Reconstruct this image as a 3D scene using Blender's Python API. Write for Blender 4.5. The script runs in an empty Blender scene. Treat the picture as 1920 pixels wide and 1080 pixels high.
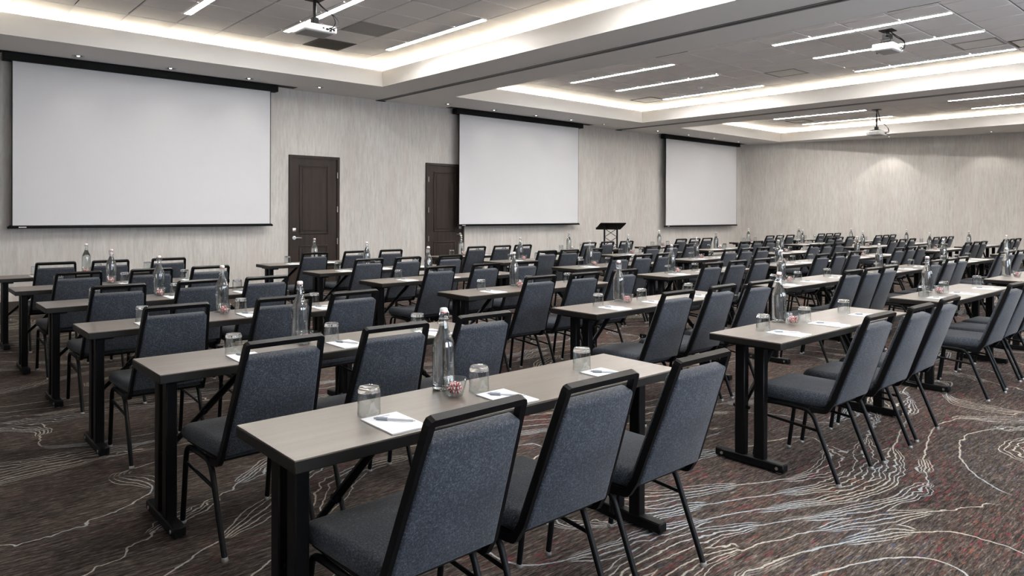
import bpy, bmesh, math, random
from mathutils import Vector, Matrix

random.seed(11)
scene = bpy.context.scene
col = scene.collection
PI = math.pi

# ------------------------------------------------------------------ camera
CAM_H = 1.4502
F_PX, CX_PX, CY_PX = 1326.92, 960.0, 403.71
yaw, pitch, roll = math.radians(48.4176), math.radians(-0.2927), math.radians(0.2578)
Fv = Vector((math.cos(yaw), math.sin(yaw), 0)); Rv = Vector((math.sin(yaw), -math.cos(yaw), 0)); Uv = Vector((0, 0, 1))
F2 = Fv * math.cos(pitch) + Uv * math.sin(pitch); U2 = Uv * math.cos(pitch) - Fv * math.sin(pitch)
R3 = Rv * math.cos(roll) + U2 * math.sin(roll); U3 = U2 * math.cos(roll) - Rv * math.sin(roll)
cam_d = bpy.data.cameras.new('camera'); cam = bpy.data.objects.new('camera', cam_d); col.objects.link(cam)
cam_d.sensor_width = 36.0; cam_d.sensor_fit = 'HORIZONTAL'
cam_d.lens = F_PX / 1920 * 36.0
cam_d.shift_x = (960.0 - CX_PX) / 1920
cam_d.shift_y = -(540.0 - CY_PX) / 1920
cam_d.clip_start = 0.05; cam_d.clip_end = 200
m = Matrix.Identity(4)
for i in range(3):
    m[i][0] = R3[i]; m[i][1] = U3[i]; m[i][2] = -F2[i]
m[2][3] = CAM_H
cam.matrix_world = m
scene.camera = cam

def project(x, y, z):
    d = Vector((x, y, z - CAM_H)); w = d.dot(F2)
    if w < 0.05: return None
    return (CX_PX + F_PX * d.dot(R3) / w, CY_PX - F_PX * d.dot(U3) / w)
def in_view(x, y, z, mg=120):
    q = project(x, y, z)
    return q is not None and -mg < q[0] < 1920 + mg and -mg < q[1] < 1080 + mg * 2

# ------------------------------------------------------------------ world, exposure
world = bpy.data.worlds.new('world'); scene.world = world; world.use_nodes = True
world.node_tree.nodes['Background'].inputs[0].default_value = (0.78, 0.87, 1.0, 1)     # overcast daylight outside the added rear windows
world.node_tree.nodes['Background'].inputs[1].default_value = 11.0
vs = scene.view_settings
vs.view_transform = 'Standard'; vs.look = 'None'; vs.gamma = 1.0; vs.use_curve_mapping = False
vs.exposure = 0.37
cy = scene.cycles
cy.max_bounces = 14; cy.diffuse_bounces = 5; cy.glossy_bounces = 3; cy.transmission_bounces = 14; cy.transparent_max_bounces = 16
cy.caustics_refractive = False; cy.caustics_reflective = False
cy.sample_clamp_indirect = 8.0
cy.use_adaptive_sampling = True; cy.adaptive_threshold = 0.015
cy.use_denoising = True

STRIP_E = 90.0      # linear ceiling lights
COVE_E = 132.0        # warm cove tape
SPOT_W = 9.0       # recessed downlights

# ------------------------------------------------------------------ room numbers (metres)
W = 12.238            # screen wall
XL, YB = -2.0, -2.6   # left wall, rear wall
HS, HC = 3.643, 4.0   # soffit, tiled ceiling
FT = 3.92             # top of the fascia boards
RY0, RY1 = -1.10, 10.861
REC = [(0.87, 6.574), (8.161, 13.871), (15.446, 20.696)]
CORNER = (20.78, W); FAR_END = (20.78 + 2.095 / 7.138 * (W - YB), YB)
XR = FAR_END[0]
TABLE_H = 0.74

# ------------------------------------------------------------------ materials
def newmat(name):
    mt = bpy.data.materials.new(name); mt.use_nodes = True
    nt = mt.node_tree; b = nt.nodes['Principled BSDF']
    return mt, nt, b
def plain(name, c, rough=0.6, metal=0.0, spec=0.5):
    mt, nt, b = newmat(name)
    b.inputs['Base Color'].default_value = (*c, 1); b.inputs['Roughness'].default_value = rough
    b.inputs['Metallic'].default_value = metal; b.inputs['Specular IOR Level'].default_value = spec
    return mt
def emit(name, c, s):
    mt, nt, b = newmat(name)
    b.inputs['Base Color'].default_value = (0.8, 0.8, 0.8, 1)
    b.inputs['Emission Color'].default_value = (*c, 1); b.inputs['Emission Strength'].default_value = s
    return mt
def N(nt, t, **kw):
    n = nt.nodes.new(t)
    for k, v in kw.items():
        if hasattr(n, k): setattr(n, k, v)
        else: n.inputs[k].default_value = v
    return n
def coords(nt, scale=(1, 1, 1), rot=(0, 0, 0), space='Object'):
    t = N(nt, 'ShaderNodeTexCoord'); mp = N(nt, 'ShaderNodeMapping')
    mp.inputs['Scale'].default_value = scale; mp.inputs['Rotation'].default_value = rot
    nt.links.new(t.outputs[space], mp.inputs[0]); return mp.outputs[0]
def ramp(nt, fac, stops):
    r = N(nt, 'ShaderNodeValToRGB'); e = r.color_ramp.elements
    while len(e) < len(stops): e.new(0.5)
    for k, (p, c) in enumerate(stops):
        e[k].position = p; e[k].color = (*c, 1) if len(c) == 3 else c
    nt.links.new(fac, r.inputs[0]); return r.outputs[0]
def math_(nt, op, a, b=None, c=None):
    n = N(nt, 'ShaderNodeMath', operation=op)
    for k, v in enumerate((a, b, c)):
        if v is None: continue
        if isinstance(v, (int, float)): n.inputs[k].default_value = v
        else: nt.links.new(v, n.inputs[k])
    return n.outputs[0]
def noise(nt, vec, scale, detail=3, rough=0.5, dist=0.0):
    n = N(nt, 'ShaderNodeTexNoise'); n.inputs['Scale'].default_value = scale; n.inputs['Detail'].default_value = detail
    n.inputs['Roughness'].default_value = rough; n.inputs['Distortion'].default_value = dist
    nt.links.new(vec, n.inputs['Vector']); return n.outputs['Fac']
def mixc(nt, fac, a, b):
    n = N(nt, 'ShaderNodeMix', data_type='RGBA')
    for k, v in ((0, fac), (6, a), (7, b)):
        if isinstance(v, (int, float)): n.inputs[k].default_value = v
        elif isinstance(v, tuple): n.inputs[k].default_value = (*v, 1)
        else: nt.links.new(v, n.inputs[k])
    return n.outputs[2]
def bump(nt, b, h, strength, dist=0.01):
    n = N(nt, 'ShaderNodeBump'); n.inputs['Strength'].default_value = strength; n.inputs['Distance'].default_value = dist
    nt.links.new(h, n.inputs['Height']); nt.links.new(n.outputs[0], b.inputs['Normal'])

M = {}
def mat_wall():
    mt, nt, b = newmat('streaked_wallcovering')
    broad = noise(nt, coords(nt, (1.6, 1.6, 0.35)), 1.0, 4, 0.6)
    streak = noise(nt, coords(nt, (26, 26, 3.0)), 1.0, 4, 0.7)
    fine = noise(nt, coords(nt, (120, 120, 9)), 1.0, 2, 0.6)
    s = math_(nt, 'ADD', math_(nt, 'MULTIPLY', streak, 0.62), math_(nt, 'MULTIPLY', broad, 0.38))
    s = math_(nt, 'ADD', s, math_(nt, 'MULTIPLY', math_(nt, 'SUBTRACT', fine, 0.5), 0.22))
    c = ramp(nt, s, [(0.30, (0.40, 0.38, 0.355)), (0.50, (0.54, 0.52, 0.49)), (0.68, (0.63, 0.61, 0.58))])
    pink = noise(nt, coords(nt, (5, 5, 0.8)), 1.0, 2, 0.5)
    c = mixc(nt, math_(nt, 'MULTIPLY', math_(nt, 'GREATER_THAN', pink, 0.56), 0.35), c, (0.52, 0.46, 0.44))
    nt.links.new(c, b.inputs['Base Color']); b.inputs['Roughness'].default_value = 0.75
    bump(nt, b, streak, 0.15, 0.004)
    return mt
M['wall'] = mat_wall()
M['paint'] = plain('white_paint', (0.72, 0.705, 0.68), 0.7)
M['soffit'] = plain('grey_white_soffit_paint', (0.80, 0.785, 0.76), 0.8)
def mat_tile():
    mt, nt, b = newmat('mineral_ceiling_tile')
    n1 = noise(nt, coords(nt, (1, 1, 1)), 260, 3, 0.7); n2 = noise(nt, coords(nt, (1, 1, 1)), 1.3, 2, 0.5)
    s = math_(nt, 'ADD', math_(nt, 'MULTIPLY', n1, 0.4), math_(nt, 'MULTIPLY', n2, 0.6))
    c = ramp(nt, s, [(0.3, (0.74, 0.705, 0.69)), (0.7, (0.84, 0.81, 0.795))])
    nt.links.new(c, b.inputs['Base Color']); b.inputs['Roughness'].default_value = 0.95
    bump(nt, b, n1, 0.2, 0.002)
    return mt
M['tile'] = mat_tile()
M['grid'] = plain('ceiling_grid', (0.06, 0.055, 0.052), 0.7)  # grid darkened to stand in for the shade in the tile seams
M['wood_dark'] = None
def mat_door():
    mt, nt, b = newmat('espresso_door_stain')
    g = noise(nt, coords(nt, (18, 18, 1.2)), 1.0, 5, 0.6)
    c = ramp(nt, g, [(0.3, (0.016, 0.011, 0.009)), (0.7, (0.034, 0.023, 0.018))])
    nt.links.new(c, b.inputs['Base Color']); b.inputs['Roughness'].default_value = 0.5; b.inputs['Specular IOR Level'].default_value = 0.25
    return mt
M['door'] = mat_door()
M['baseboard'] = plain('dark_baseboard', (0.03, 0.024, 0.02), 0.5)
M['screen'] = plain('matte_white_screen', (0.63, 0.63, 0.65), 0.9)
M['black'] = plain('satin_black_metal', (0.004, 0.004, 0.0045), 0.4, 0.0, 0.13)
M['blackmatte'] = plain('matte_black', (0.005, 0.005, 0.005), 0.6, 0.0, 0.15)
M['slot'] = plain('dark_slot', (0.02, 0.018, 0.017), 0.8)
M['track'] = plain('partition_track', (0.16, 0.155, 0.15), 0.5)
M['chrome'] = plain('chrome', (0.75, 0.75, 0.76), 0.18, 1.0)
M['steel'] = plain('brushed_nickel', (0.62, 0.60, 0.57), 0.3, 1.0)
M['white_plastic'] = plain('white_plastic', (0.78, 0.78, 0.77), 0.4)
M['grey_plastic'] = plain('grey_plastic', (0.30, 0.30, 0.30), 0.5)
M['glide'] = plain('nickel_glide', (0.55, 0.54, 0.52), 0.3, 0.8)
M['ceramic'] = plain('white_ceramic', (0.85, 0.83, 0.80), 0.25)
M['rubber'] = plain('pink_rubber_seal', (0.60, 0.16, 0.13), 0.5)
M['pen_grip'] = plain('grey_blue_pen_grip', (0.33, 0.365, 0.415), 0.45)
M['pen_body'] = plain('frosted_pen_barrel', (0.72, 0.74, 0.78), 0.3)
M['vent_white'] = plain('white_vent', (0.72, 0.70, 0.66), 0.6)
M['vent_grey'] = plain('grey_perforated_grille', (0.27, 0.26, 0.25), 0.7)
M['vent_dark'] = plain('dark_return_grille', (0.075, 0.068, 0.058), 0.8)
M['ink'] = plain('grey_print', (0.42, 0.46, 0.52), 0.8)
def mat_paper():
    mt, nt, b = newmat('white_notepaper')
    b.inputs['Base Color'].default_value = (0.86, 0.87, 0.89, 1); b.inputs['Roughness'].default_value = 0.8
    return mt
M['paper'] = mat_paper()
def mat_table():
    mt, nt, b = newmat('walnut_laminate')
    g = noise(nt, coords(nt, (1.5, 26, 1)), 1.0, 5, 0.6, 0.4)
    f = noise(nt, coords(nt, (6, 150, 1)), 1.0, 3, 0.6)
    s = math_(nt, 'ADD', math_(nt, 'MULTIPLY', g, 0.65), math_(nt, 'MULTIPLY', f, 0.35))
    c = ramp(nt, s, [(0.30, (0.098, 0.080, 0.066)), (0.52, (0.130, 0.108, 0.090)), (0.72, (0.165, 0.139, 0.118))])
    nt.links.new(c, b.inputs['Base Color']); b.inputs['Roughness'].default_value = 0.32
    b.inputs['Specular IOR Level'].default_value = 0.75
    return mt
M['table'] = mat_table()
M['edge'] = plain('dark_table_edge', (0.010, 0.009, 0.008), 0.45, 0.0, 0.25)
def mat_fabric():
    mt, nt, b = newmat('slate_blue_heather_fabric')
    n1 = noise(nt, coords(nt, (1, 1, 1)), 330, 2, 0.8)
    n2 = noise(nt, coords(nt, (1, 1, 1)), 150, 3, 0.7)
    n3 = noise(nt, coords(nt, (1, 1, 1)), 7, 2, 0.5)
    s = math_(nt, 'ADD', math_(nt, 'MULTIPLY', n1, 0.5), math_(nt, 'MULTIPLY', n2, 0.5))
    s = math_(nt, 'ADD', s, math_(nt, 'MULTIPLY', math_(nt, 'SUBTRACT', n3, 0.5), 0.12))
    c = ramp(nt, s, [(0.33, (0.003, 0.0044, 0.0078)), (0.5, (0.018, 0.0230, 0.0325)), (0.66, (0.10, 0.116, 0.143))])
    nt.links.new(c, b.inputs['Base Color']); b.inputs['Roughness'].default_value = 0.85
    b.inputs['Sheen Weight'].default_value = 0.12; b.inputs['Sheen Roughness'].default_value = 0.4
    bump(nt, b, n2, 0.25, 0.003)
    return mt
M['fabric'] = mat_fabric()
def mat_glass(name, ior, tint=(1, 1, 1), rough=0.0):
    mt, nt, b = newmat(name)
    b.inputs['Base Color'].default_value = (*tint, 1); b.inputs['Transmission Weight'].default_value = 1.0
    b.inputs['Roughness'].default_value = rough; b.inputs['IOR'].default_value = ior
    return mt
M['glass'] = mat_glass('clear_glass', 1.45, (0.97, 0.985, 0.985))
def mat_thin(name):
    mt, nt, b = newmat(name); o = nt.nodes['Material Output']
    t = N(nt, 'ShaderNodeBsdfTransparent'); t.inputs[0].default_value = (0.965, 0.98, 0.98, 1)
    g = N(nt, 'ShaderNodeBsdfGlossy'); g.inputs['Roughness'].default_value = 0.03
    lw = N(nt, 'ShaderNodeLayerWeight'); lw.inputs['Blend'].default_value = 0.5
    fz = math_(nt, 'ADD', math_(nt, 'MULTIPLY', math_(nt, 'POWER', lw.outputs['Facing'], 3.0), 0.75), 0.08)
    mx = N(nt, 'ShaderNodeMixShader'); nt.links.new(fz, mx.inputs[0])
    nt.links.new(t.outputs[0], mx.inputs[1]); nt.links.new(g.outputs[0], mx.inputs[2]); nt.links.new(mx.outputs[0], o.inputs[0])
    return mt
M['thin_glass'] = mat_thin('thin_clear_glass')
M['water'] = mat_glass('still_water', 1.33, (1.0, 1.0, 1.0))
def mat_candy():
    mt, nt, b = newmat('red_white_peppermint')
    t = N(nt, 'ShaderNodeTexCoord'); sx = N(nt, 'ShaderNodeSeparateXYZ'); nt.links.new(t.outputs['Object'], sx.inputs[0])
    a = math_(nt, 'ARCTAN2', sx.outputs['Y'], sx.outputs['X'])
    r = math_(nt, 'SQRT', math_(nt, 'ADD', math_(nt, 'MULTIPLY', sx.outputs['X'], sx.outputs['X']), math_(nt, 'MULTIPLY', sx.outputs['Y'], sx.outputs['Y'])))
    w = math_(nt, 'SINE', math_(nt, 'ADD', math_(nt, 'MULTIPLY', a, 5.0), math_(nt, 'MULTIPLY', r, 110.0)))
    c = mixc(nt, math_(nt, 'GREATER_THAN', w, 0.1), (0.80, 0.70, 0.68), (0.55, 0.03, 0.04))
    nt.links.new(c, b.inputs['Base Color']); b.inputs['Roughness'].default_value = 0.2
    return mt
M['candy'] = mat_candy()
def mat_candy_heap():
    mt, nt, b = newmat('peppermint_heap')
    v = N(nt, 'ShaderNodeTexVoronoi'); v.inputs['Scale'].default_value = 55
    nt.links.new(coords(nt), v.inputs['Vector'])
    n = noise(nt, coords(nt), 130, 2, 0.6)
    c = mixc(nt, math_(nt, 'GREATER_THAN', n, 0.52), (0.80, 0.68, 0.66), (0.55, 0.04, 0.05))
    nt.links.new(c, b.inputs['Base Color']); b.inputs['Roughness'].default_value = 0.25
    return mt
M['candy_heap'] = mat_candy_heap()
def mat_carpet():
    mt, nt, b = newmat('patterned_carpet')
    def vec(scale, off=(0, 0, 0)):
        mp = coords(nt, scale); ad = N(nt, 'ShaderNodeVectorMath', operation='ADD'); nt.links.new(mp, ad.inputs[0]); ad.inputs[1].default_value = off
        return ad.outputs[0]
    def rng(v, a0, a1, b0=0.0, b1=1.0):
        k = N(nt, 'ShaderNodeMapRange'); nt.links.new(v, k.inputs[0])
        for q, x in zip((1, 2, 3, 4), (a0, a1, b0, b1)): k.inputs[q].default_value = x
        return k.outputs[0]
    # dashed heather pile, dashes run along the rows of tables
    d1 = noise(nt, vec((7.5, 60, 1)), 1.0, 3, 0.72)
    d2 = noise(nt, vec((26, 170, 1)), 1.0, 2, 0.7)
    lo = noise(nt, vec((0.7, 1.1, 1)), 1.0, 3, 0.55)
    s = math_(nt, 'ADD', math_(nt, 'MULTIPLY', d1, 0.55), math_(nt, 'MULTIPLY', d2, 0.45))
    s = math_(nt, 'ADD', s, math_(nt, 'MULTIPLY', math_(nt, 'SUBTRACT', lo, 0.5), 0.16))
    base = ramp(nt, s, [(0.36, (0.008, 0.0066, 0.0057)), (0.47, (0.033, 0.0262, 0.0226)), (0.56, (0.076, 0.061, 0.052)), (0.65, (0.175, 0.149, 0.130))])
    # coloured flecks, richer to the right of the room
    t = N(nt, 'ShaderNodeTexCoord'); sep = N(nt, 'ShaderNodeSeparateXYZ'); nt.links.new(t.outputs['Object'], sep.inputs[0])
    side = rng(sep.outputs['X'], 0.4, 3.2, 0.22, 1.0)
    def fleck(off, col3, thr, base_c, power):
        n = noise(nt, vec((9, 62, 1), off), 1.0, 3, 0.65)
        patch = rng(noise(nt, vec((1.4, 2.6, 1), (off[1], off[0], 3)), 1.0, 2, 0.5), 0.46, 0.62)
        k = math_(nt, 'MULTIPLY', math_(nt, 'MULTIPLY', rng(n, thr, thr + 0.06), side), patch)
        return mixc(nt, math_(nt, 'MULTIPLY', k, power), base_c, col3)
    c = fleck((3, 7, 1), (0.15, 0.022, 0.028), 0.56, base, 0.75)
    c = fleck((13, 37, 4), (0.20, 0.066, 0.027), 0.60, c, 0.78)
    c = fleck((53, 17, 9), (0.035, 0.060, 0.115), 0.59, c, 0.78)
    c = fleck((23, 87, 19), (0.25, 0.022, 0.09), 0.63, c, 0.78)
    # off-white contour lines: strands that spread into bundles and run together again
    # small zig-zag warp of the pattern, stronger in some places
    def cnoise(v, sc, det):
        n = N(nt, 'ShaderNodeTexNoise'); n.inputs['Scale'].default_value = sc; n.inputs['Detail'].default_value = det; nt.links.new(v, n.inputs['Vector'])
        m_ = N(nt, 'ShaderNodeVectorMath', operation='SUBTRACT'); nt.links.new(n.outputs['Color'], m_.inputs[0]); m_.inputs[1].default_value = (0.5, 0.5, 0.5); return m_.outputs[0]
    zig = rng(noise(nt, vec((1.3, 1.3, 1), (6, 1, 8)), 1.0, 1, 0.5), 0.45, 0.62, 0.035, 0.13)
    wsc = N(nt, 'ShaderNodeVectorMath', operation='SCALE'); nt.links.new(cnoise(vec((1, 1, 1)), 9.0, 2), wsc.inputs[0]); nt.links.new(zig, wsc.inputs['Scale'])
    wp = N(nt, 'ShaderNodeVectorMath', operation='ADD'); nt.links.new(vec((1, 1, 1)), wp.inputs[0]); nt.links.new(wsc.outputs[0], wp.inputs[1])
    def height(off):
        ad = N(nt, 'ShaderNodeVectorMath', operation='ADD'); nt.links.new(wp.outputs[0], ad.inputs[0]); ad.inputs[1].default_value = (off[0], off[1], 0)
        mu = N(nt, 'ShaderNodeVectorMath', operation='MULTIPLY_ADD'); nt.links.new(ad.outputs[0], mu.inputs[0]); mu.inputs[1].default_value = (0.55, 0.95, 0); mu.inputs[2].default_value = (7.35, 3.4, 0)
        sy = N(nt, 'ShaderNodeSeparateXYZ'); nt.links.new(ad.outputs[0], sy.inputs[0])
        lin = math_(nt, 'ADD', math_(nt, 'MULTIPLY', sy.outputs['Y'], 0.34), math_(nt, 'MULTIPLY', sy.outputs['X'], 0.06))
        return math_(nt, 'ADD', noise(nt, mu.outputs[0], 1.0, 0, 0.4, 0.0), lin)
    e = 0.02
    h0 = height((0, 0)); hx = height((e, 0)); hy = height((0, e))
    gx = math_(nt, 'DIVIDE', math_(nt, 'SUBTRACT', hx, h0), e); gy = math_(nt, 'DIVIDE', math_(nt, 'SUBTRACT', hy, h0), e)
    g = math_(nt, 'SQRT', math_(nt, 'ADD', math_(nt, 'ADD', math_(nt, 'MULTIPLY', gx, gx), math_(nt, 'MULTIPLY', gy, gy)), 0.0009))
    K = 7.5
    sd = math_(nt, 'DIVIDE', math_(nt, 'SUBTRACT', math_(nt, 'FRACT', math_(nt, 'MULTIPLY', h0, K)), 0.5), math_(nt, 'MULTIPLY', g, K))
    asd = math_(nt, 'ABSOLUTE', sd)
    wn = noise(nt, vec((0.95, 1.5, 1), (9, 4, 2)), 1.0, 2, 0.5)
    wv = math_(nt, 'MULTIPLY', rng(wn, 0.45, 0.66), 0.12)
    step_ = math_(nt, 'ADD', math_(nt, 'DIVIDE', wv, 2.5), 0.0005)
    q = math_(nt, 'DIVIDE', sd, step_)
    dl = math_(nt, 'MULTIPLY', math_(nt, 'ABSOLUTE', math_(nt, 'SUBTRACT', q, math_(nt, 'ROUND', q))), step_)
    yarn = noise(nt, vec((75, 75, 1)), 1.0, 2, 0.6)
    lw_ = math_(nt, 'MULTIPLY', math_(nt, 'ADD', yarn, 0.20), 0.0050)
    inb = math_(nt, 'LESS_THAN', asd, math_(nt, 'ADD', wv, 0.004))
    spread = rng(wv, 0.026, 0.040)
    strands = math_(nt, 'MULTIPLY', math_(nt, 'MULTIPLY', rng(math_(nt, 'DIVIDE', dl, lw_), 1.2, 0.7), inb), spread)
    core = rng(math_(nt, 'DIVIDE', asd, lw_), 1.6, 0.9)
    lm = math_(nt, 'MAXIMUM', strands, core)
    near_saddle = rng(g, 0.10, 0.15)
    lm = math_(nt, 'MULTIPLY', lm, near_saddle)
    tint = noise(nt, vec((1.1, 2.3, 1)), 1.0, 2, 0.5)
    lc = ramp(nt, tint, [(0.44, (0.40, 0.37, 0.315)), (0.60, (0.30, 0.34, 0.37))])
    fade = rng(noise(nt, vec((60, 60, 1), (1, 2, 3)), 1.0, 2, 0.6), 0.30, 0.55, 0.55, 0.95)
    c = mixc(nt, math_(nt, 'MULTIPLY', lm, fade), c, lc)
    nt.links.new(c, b.inputs['Base Color']); b.inputs['Roughness'].default_value = 1.0; b.inputs['Specular IOR Level'].default_value = 0.1
    bump(nt, b, d2, 0.4, 0.004)
    return mt
M['carpet'] = mat_carpet()
def mat_pane():
    mt, nt, b = newmat('window_pane'); o = nt.nodes['Material Output']
    t = N(nt, 'ShaderNodeBsdfTransparent'); g = N(nt, 'ShaderNodeBsdfGlossy'); g.inputs['Roughness'].default_value = 0.02
    mx = N(nt, 'ShaderNodeMixShader'); mx.inputs[0].default_value = 0.06
    nt.links.new(t.outputs[0], mx.inputs[1]); nt.links.new(g.outputs[0], mx.inputs[2]); nt.links.new(mx.outputs[0], o.inputs[0])
    return mt
M['pane'] = mat_pane()
M['strip'] = emit('linear_diffuser', (1.0, 0.97, 0.93), STRIP_E)
M['cove'] = emit('warm_led_tape', (1.0, 0.89, 0.70), COVE_E)
M['lamp'] = emit('downlight_lamp', (1.0, 0.93, 0.82), 2.5)

# ------------------------------------------------------------------ mesh helpers
class MB:
    def __init__(s): s.v = []; s.f = []; s.sm = []
    def add(s, vs_, fs, smooth=False):
        o = len(s.v); s.v += [tuple(p) for p in vs_]
        for f in fs: s.f.append(tuple(i + o for i in f)); s.sm.append(smooth)
        return s
    def box(s, x0, x1, y0, y1, z0, z1):
        return s.add([(x0, y0, z0), (x1, y0, z0), (x1, y1, z0), (x0, y1, z0), (x0, y0, z1), (x1, y0, z1), (x1, y1, z1), (x0, y1, z1)],
                     [(3, 2, 1, 0), (4, 5, 6, 7), (0, 1, 5, 4), (1, 2, 6, 5), (2, 3, 7, 6), (3, 0, 4, 7)])
    def rbox(s, x0, x1, y0, y1, z0, z1, r=0.01, seg=2, fn=None, cuts=0):
        bm = bmesh.new(); bmesh.ops.create_cube(bm, size=1.0)
        for v in bm.verts:
            v.co = Vector(((x0 + x1) / 2 + v.co.x * (x1 - x0), (y0 + y1) / 2 + v.co.y * (y1 - y0), (z0 + z1) / 2 + v.co.z * (z1 - z0)))
        if cuts: bmesh.ops.subdivide_edges(bm, edges=bm.edges[:], cuts=cuts, use_grid_fill=True)
        sharp = [e for e in bm.edges if e.calc_face_angle(0) > 0.5]
        bmesh.ops.bevel(bm, geom=sharp, offset=r, segments=seg, affect='EDGES', profile=0.5)
        bm.verts.index_update()
        vs_ = [(fn(v.co) if fn else v.co) for v in bm.verts]
        s.add(vs_, [[v.index for v in f.verts] for f in bm.faces], True); bm.free(); return s
    def tube(s, path, r, seg=8, ry=None, closed=False, up=None, caps=True):
        path = [Vector(p) for p in path]; n = len(path); ry = ry or r
        tang = []
        for i in range(n):
            a = path[(i - 1) % n] if (closed or i > 0) else path[i]; b = path[(i + 1) % n] if (closed or i < n - 1) else path[i]
            tang.append((b - a).normalized())
        u = Vector(up) if up else (Vector((0, 0, 1)) if abs(tang[0].z) < 0.9 else Vector((1, 0, 0)))
        vs_ = []; prev = None
        for i in range(n):
            t = tang[i]
            nrm = (u if prev is None else prev); nrm = (nrm - t * nrm.dot(t)).normalized(); prev = nrm
            bi = t.cross(nrm)
            for k in range(seg):
                a = 2 * PI * (k + 0.5) / seg
                vs_.append(path[i] + nrm * math.cos(a) * r + bi * math.sin(a) * ry)
        fs = []
        for i in range(n if closed else n - 1):
            j = (i + 1) % n
            for k in range(seg):
                k2 = (k + 1) % seg; fs.append((i * seg + k, i * seg + k2, j * seg + k2, j * seg + k))
        s.add(vs_, fs, seg > 4)
        if caps and not closed:
            s.add(vs_[:seg], [tuple(range(seg))[::-1]]); s.add(vs_[-seg:], [tuple(range(seg))])
        return s
    def lathe(s, prof, seg=24, c=(0, 0, 0), closed=False):
        vs_ = []; n = len(prof)
        for r, z in prof:
            for k in range(seg):
                a = 2 * PI * k / seg; vs_.append((c[0] + r * math.cos(a), c[1] + r * math.sin(a), c[2] + z))
        fs = []
        for i in range(n if closed else n - 1):
            j = (i + 1) % n
            for k in range(seg):
                k2 = (k + 1) % seg; fs.append((i * seg + k, i * seg + k2, j * seg + k2, j * seg + k))
        s.add(vs_, fs, True); return s
    def prism(s, poly, z0, z1):
        n = len(poly); vs_ = [(x, y, z0) for x, y in poly] + [(x, y, z1) for x, y in poly]
        s.add(vs_, [tuple(range(n))[::-1], tuple(range(n, 2 * n))] + [(i, (i + 1) % n, n + (i + 1) % n, n + i) for i in range(n)])
        return s
    def mesh(s, name, mt):
        me = bpy.data.meshes.new(name); me.from_pydata(s.v, [], s.f); me.polygons.foreach_set('use_smooth', s.sm)
        me.materials.append(mt); me.update()
        if any(s.sm): 
            bm = bmesh.new(); bm.from_mesh(me); bmesh.ops.recalc_face_normals(bm, faces=bm.faces)
            for e in bm.edges:
                if len(e.link_faces) == 2 and e.calc_face_angle(0) > 0.75: e.smooth = False
            bm.to_mesh(me); bm.free()
        return me
def fillet(pts, r, n=4):
    pts = [Vector(p) for p in pts]; out = [pts[0]]
    for i in range(1, len(pts) - 1):
        a, b, c = pts[i - 1], pts[i], pts[i + 1]
        d1 = min(r, (a - b).length * 0.49); d2 = min(r, (c - b).length * 0.49)
        p = b + (a - b).normalized() * d1; q = b + (c - b).normalized() * d2
        for k in range(n + 1):
            t = k / n; out.append(p * (1 - t) ** 2 + b * 2 * t * (1 - t) + q * t * t)
    out.append(pts[-1]); return out
def link(name, me, parent=None, loc=None, rz=None):
    o = bpy.data.objects.new(name, me); col.objects.link(o)
    if parent is not None: o.parent = parent
    if loc is not None: o.location = loc
    if rz is not None: o.rotation_euler = (0, 0, rz)
    return o
def tag(o, label, cat, group=None, kind=None):
    o['label'] = label; o['category'] = cat
    if group: o['group'] = group
    if kind: o['kind'] = kind
    return o
def thing(name, label, cat, loc=(0, 0, 0), rz=0.0, group=None, kind=None):
    o = link(name, None, None, loc, rz); o.empty_display_size = 0.1
    return tag(o, label, cat, group, kind)
def struct(name, mb, mt, label, cat):
    return tag(link(name, mb.mesh(name, mt)), label, cat, None, 'structure')

# ------------------------------------------------------------------ floor and walls
fl = MB().prism([(XL, YB), (XR + 0.3, YB), (CORNER[0] + 0.3, W + 0.1), (XL, W + 0.1)], -0.1, 0.0)
struct('floor', fl, M['carpet'], 'dark patterned carpet with wavy off-white contour lines', 'floor')
struct('wall_front', MB().box(XL - 0.1, CORNER[0] + 0.4, W, W + 0.12, 0, HS + 0.5), M['wall'], 'streaked light grey wall behind the projection screens', 'wall')
struct('wall_left', MB().box(XL - 0.12, XL, YB, W, 0, HS + 0.5), M['wall'], 'streaked light grey side wall left of the camera', 'wall')
ADDED_WINS = [(0.4, 2.8), (4.6, 7.0), (9.4, 11.8)]; WZ0, WZ1 = 0.85, 2.95  # unseen windows, guessed from door sheen and lit chair backs, added for their light
rw = MB().box(XL - 0.1, XR + 0.5, YB - 0.12, YB, 0, WZ0).box(XL - 0.1, XR + 0.5, YB - 0.12, YB, WZ1, HS + 0.5)
wx = [XL - 0.1] + [v for w_ in ADDED_WINS for v in w_] + [XR + 0.5]
for k in range(0, len(wx), 2): rw.box(wx[k], wx[k + 1], YB - 0.12, YB, WZ0, WZ1)
struct('wall_rear', rw, M['wall'], 'streaked light grey wall with added windows behind the camera', 'wall')
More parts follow.
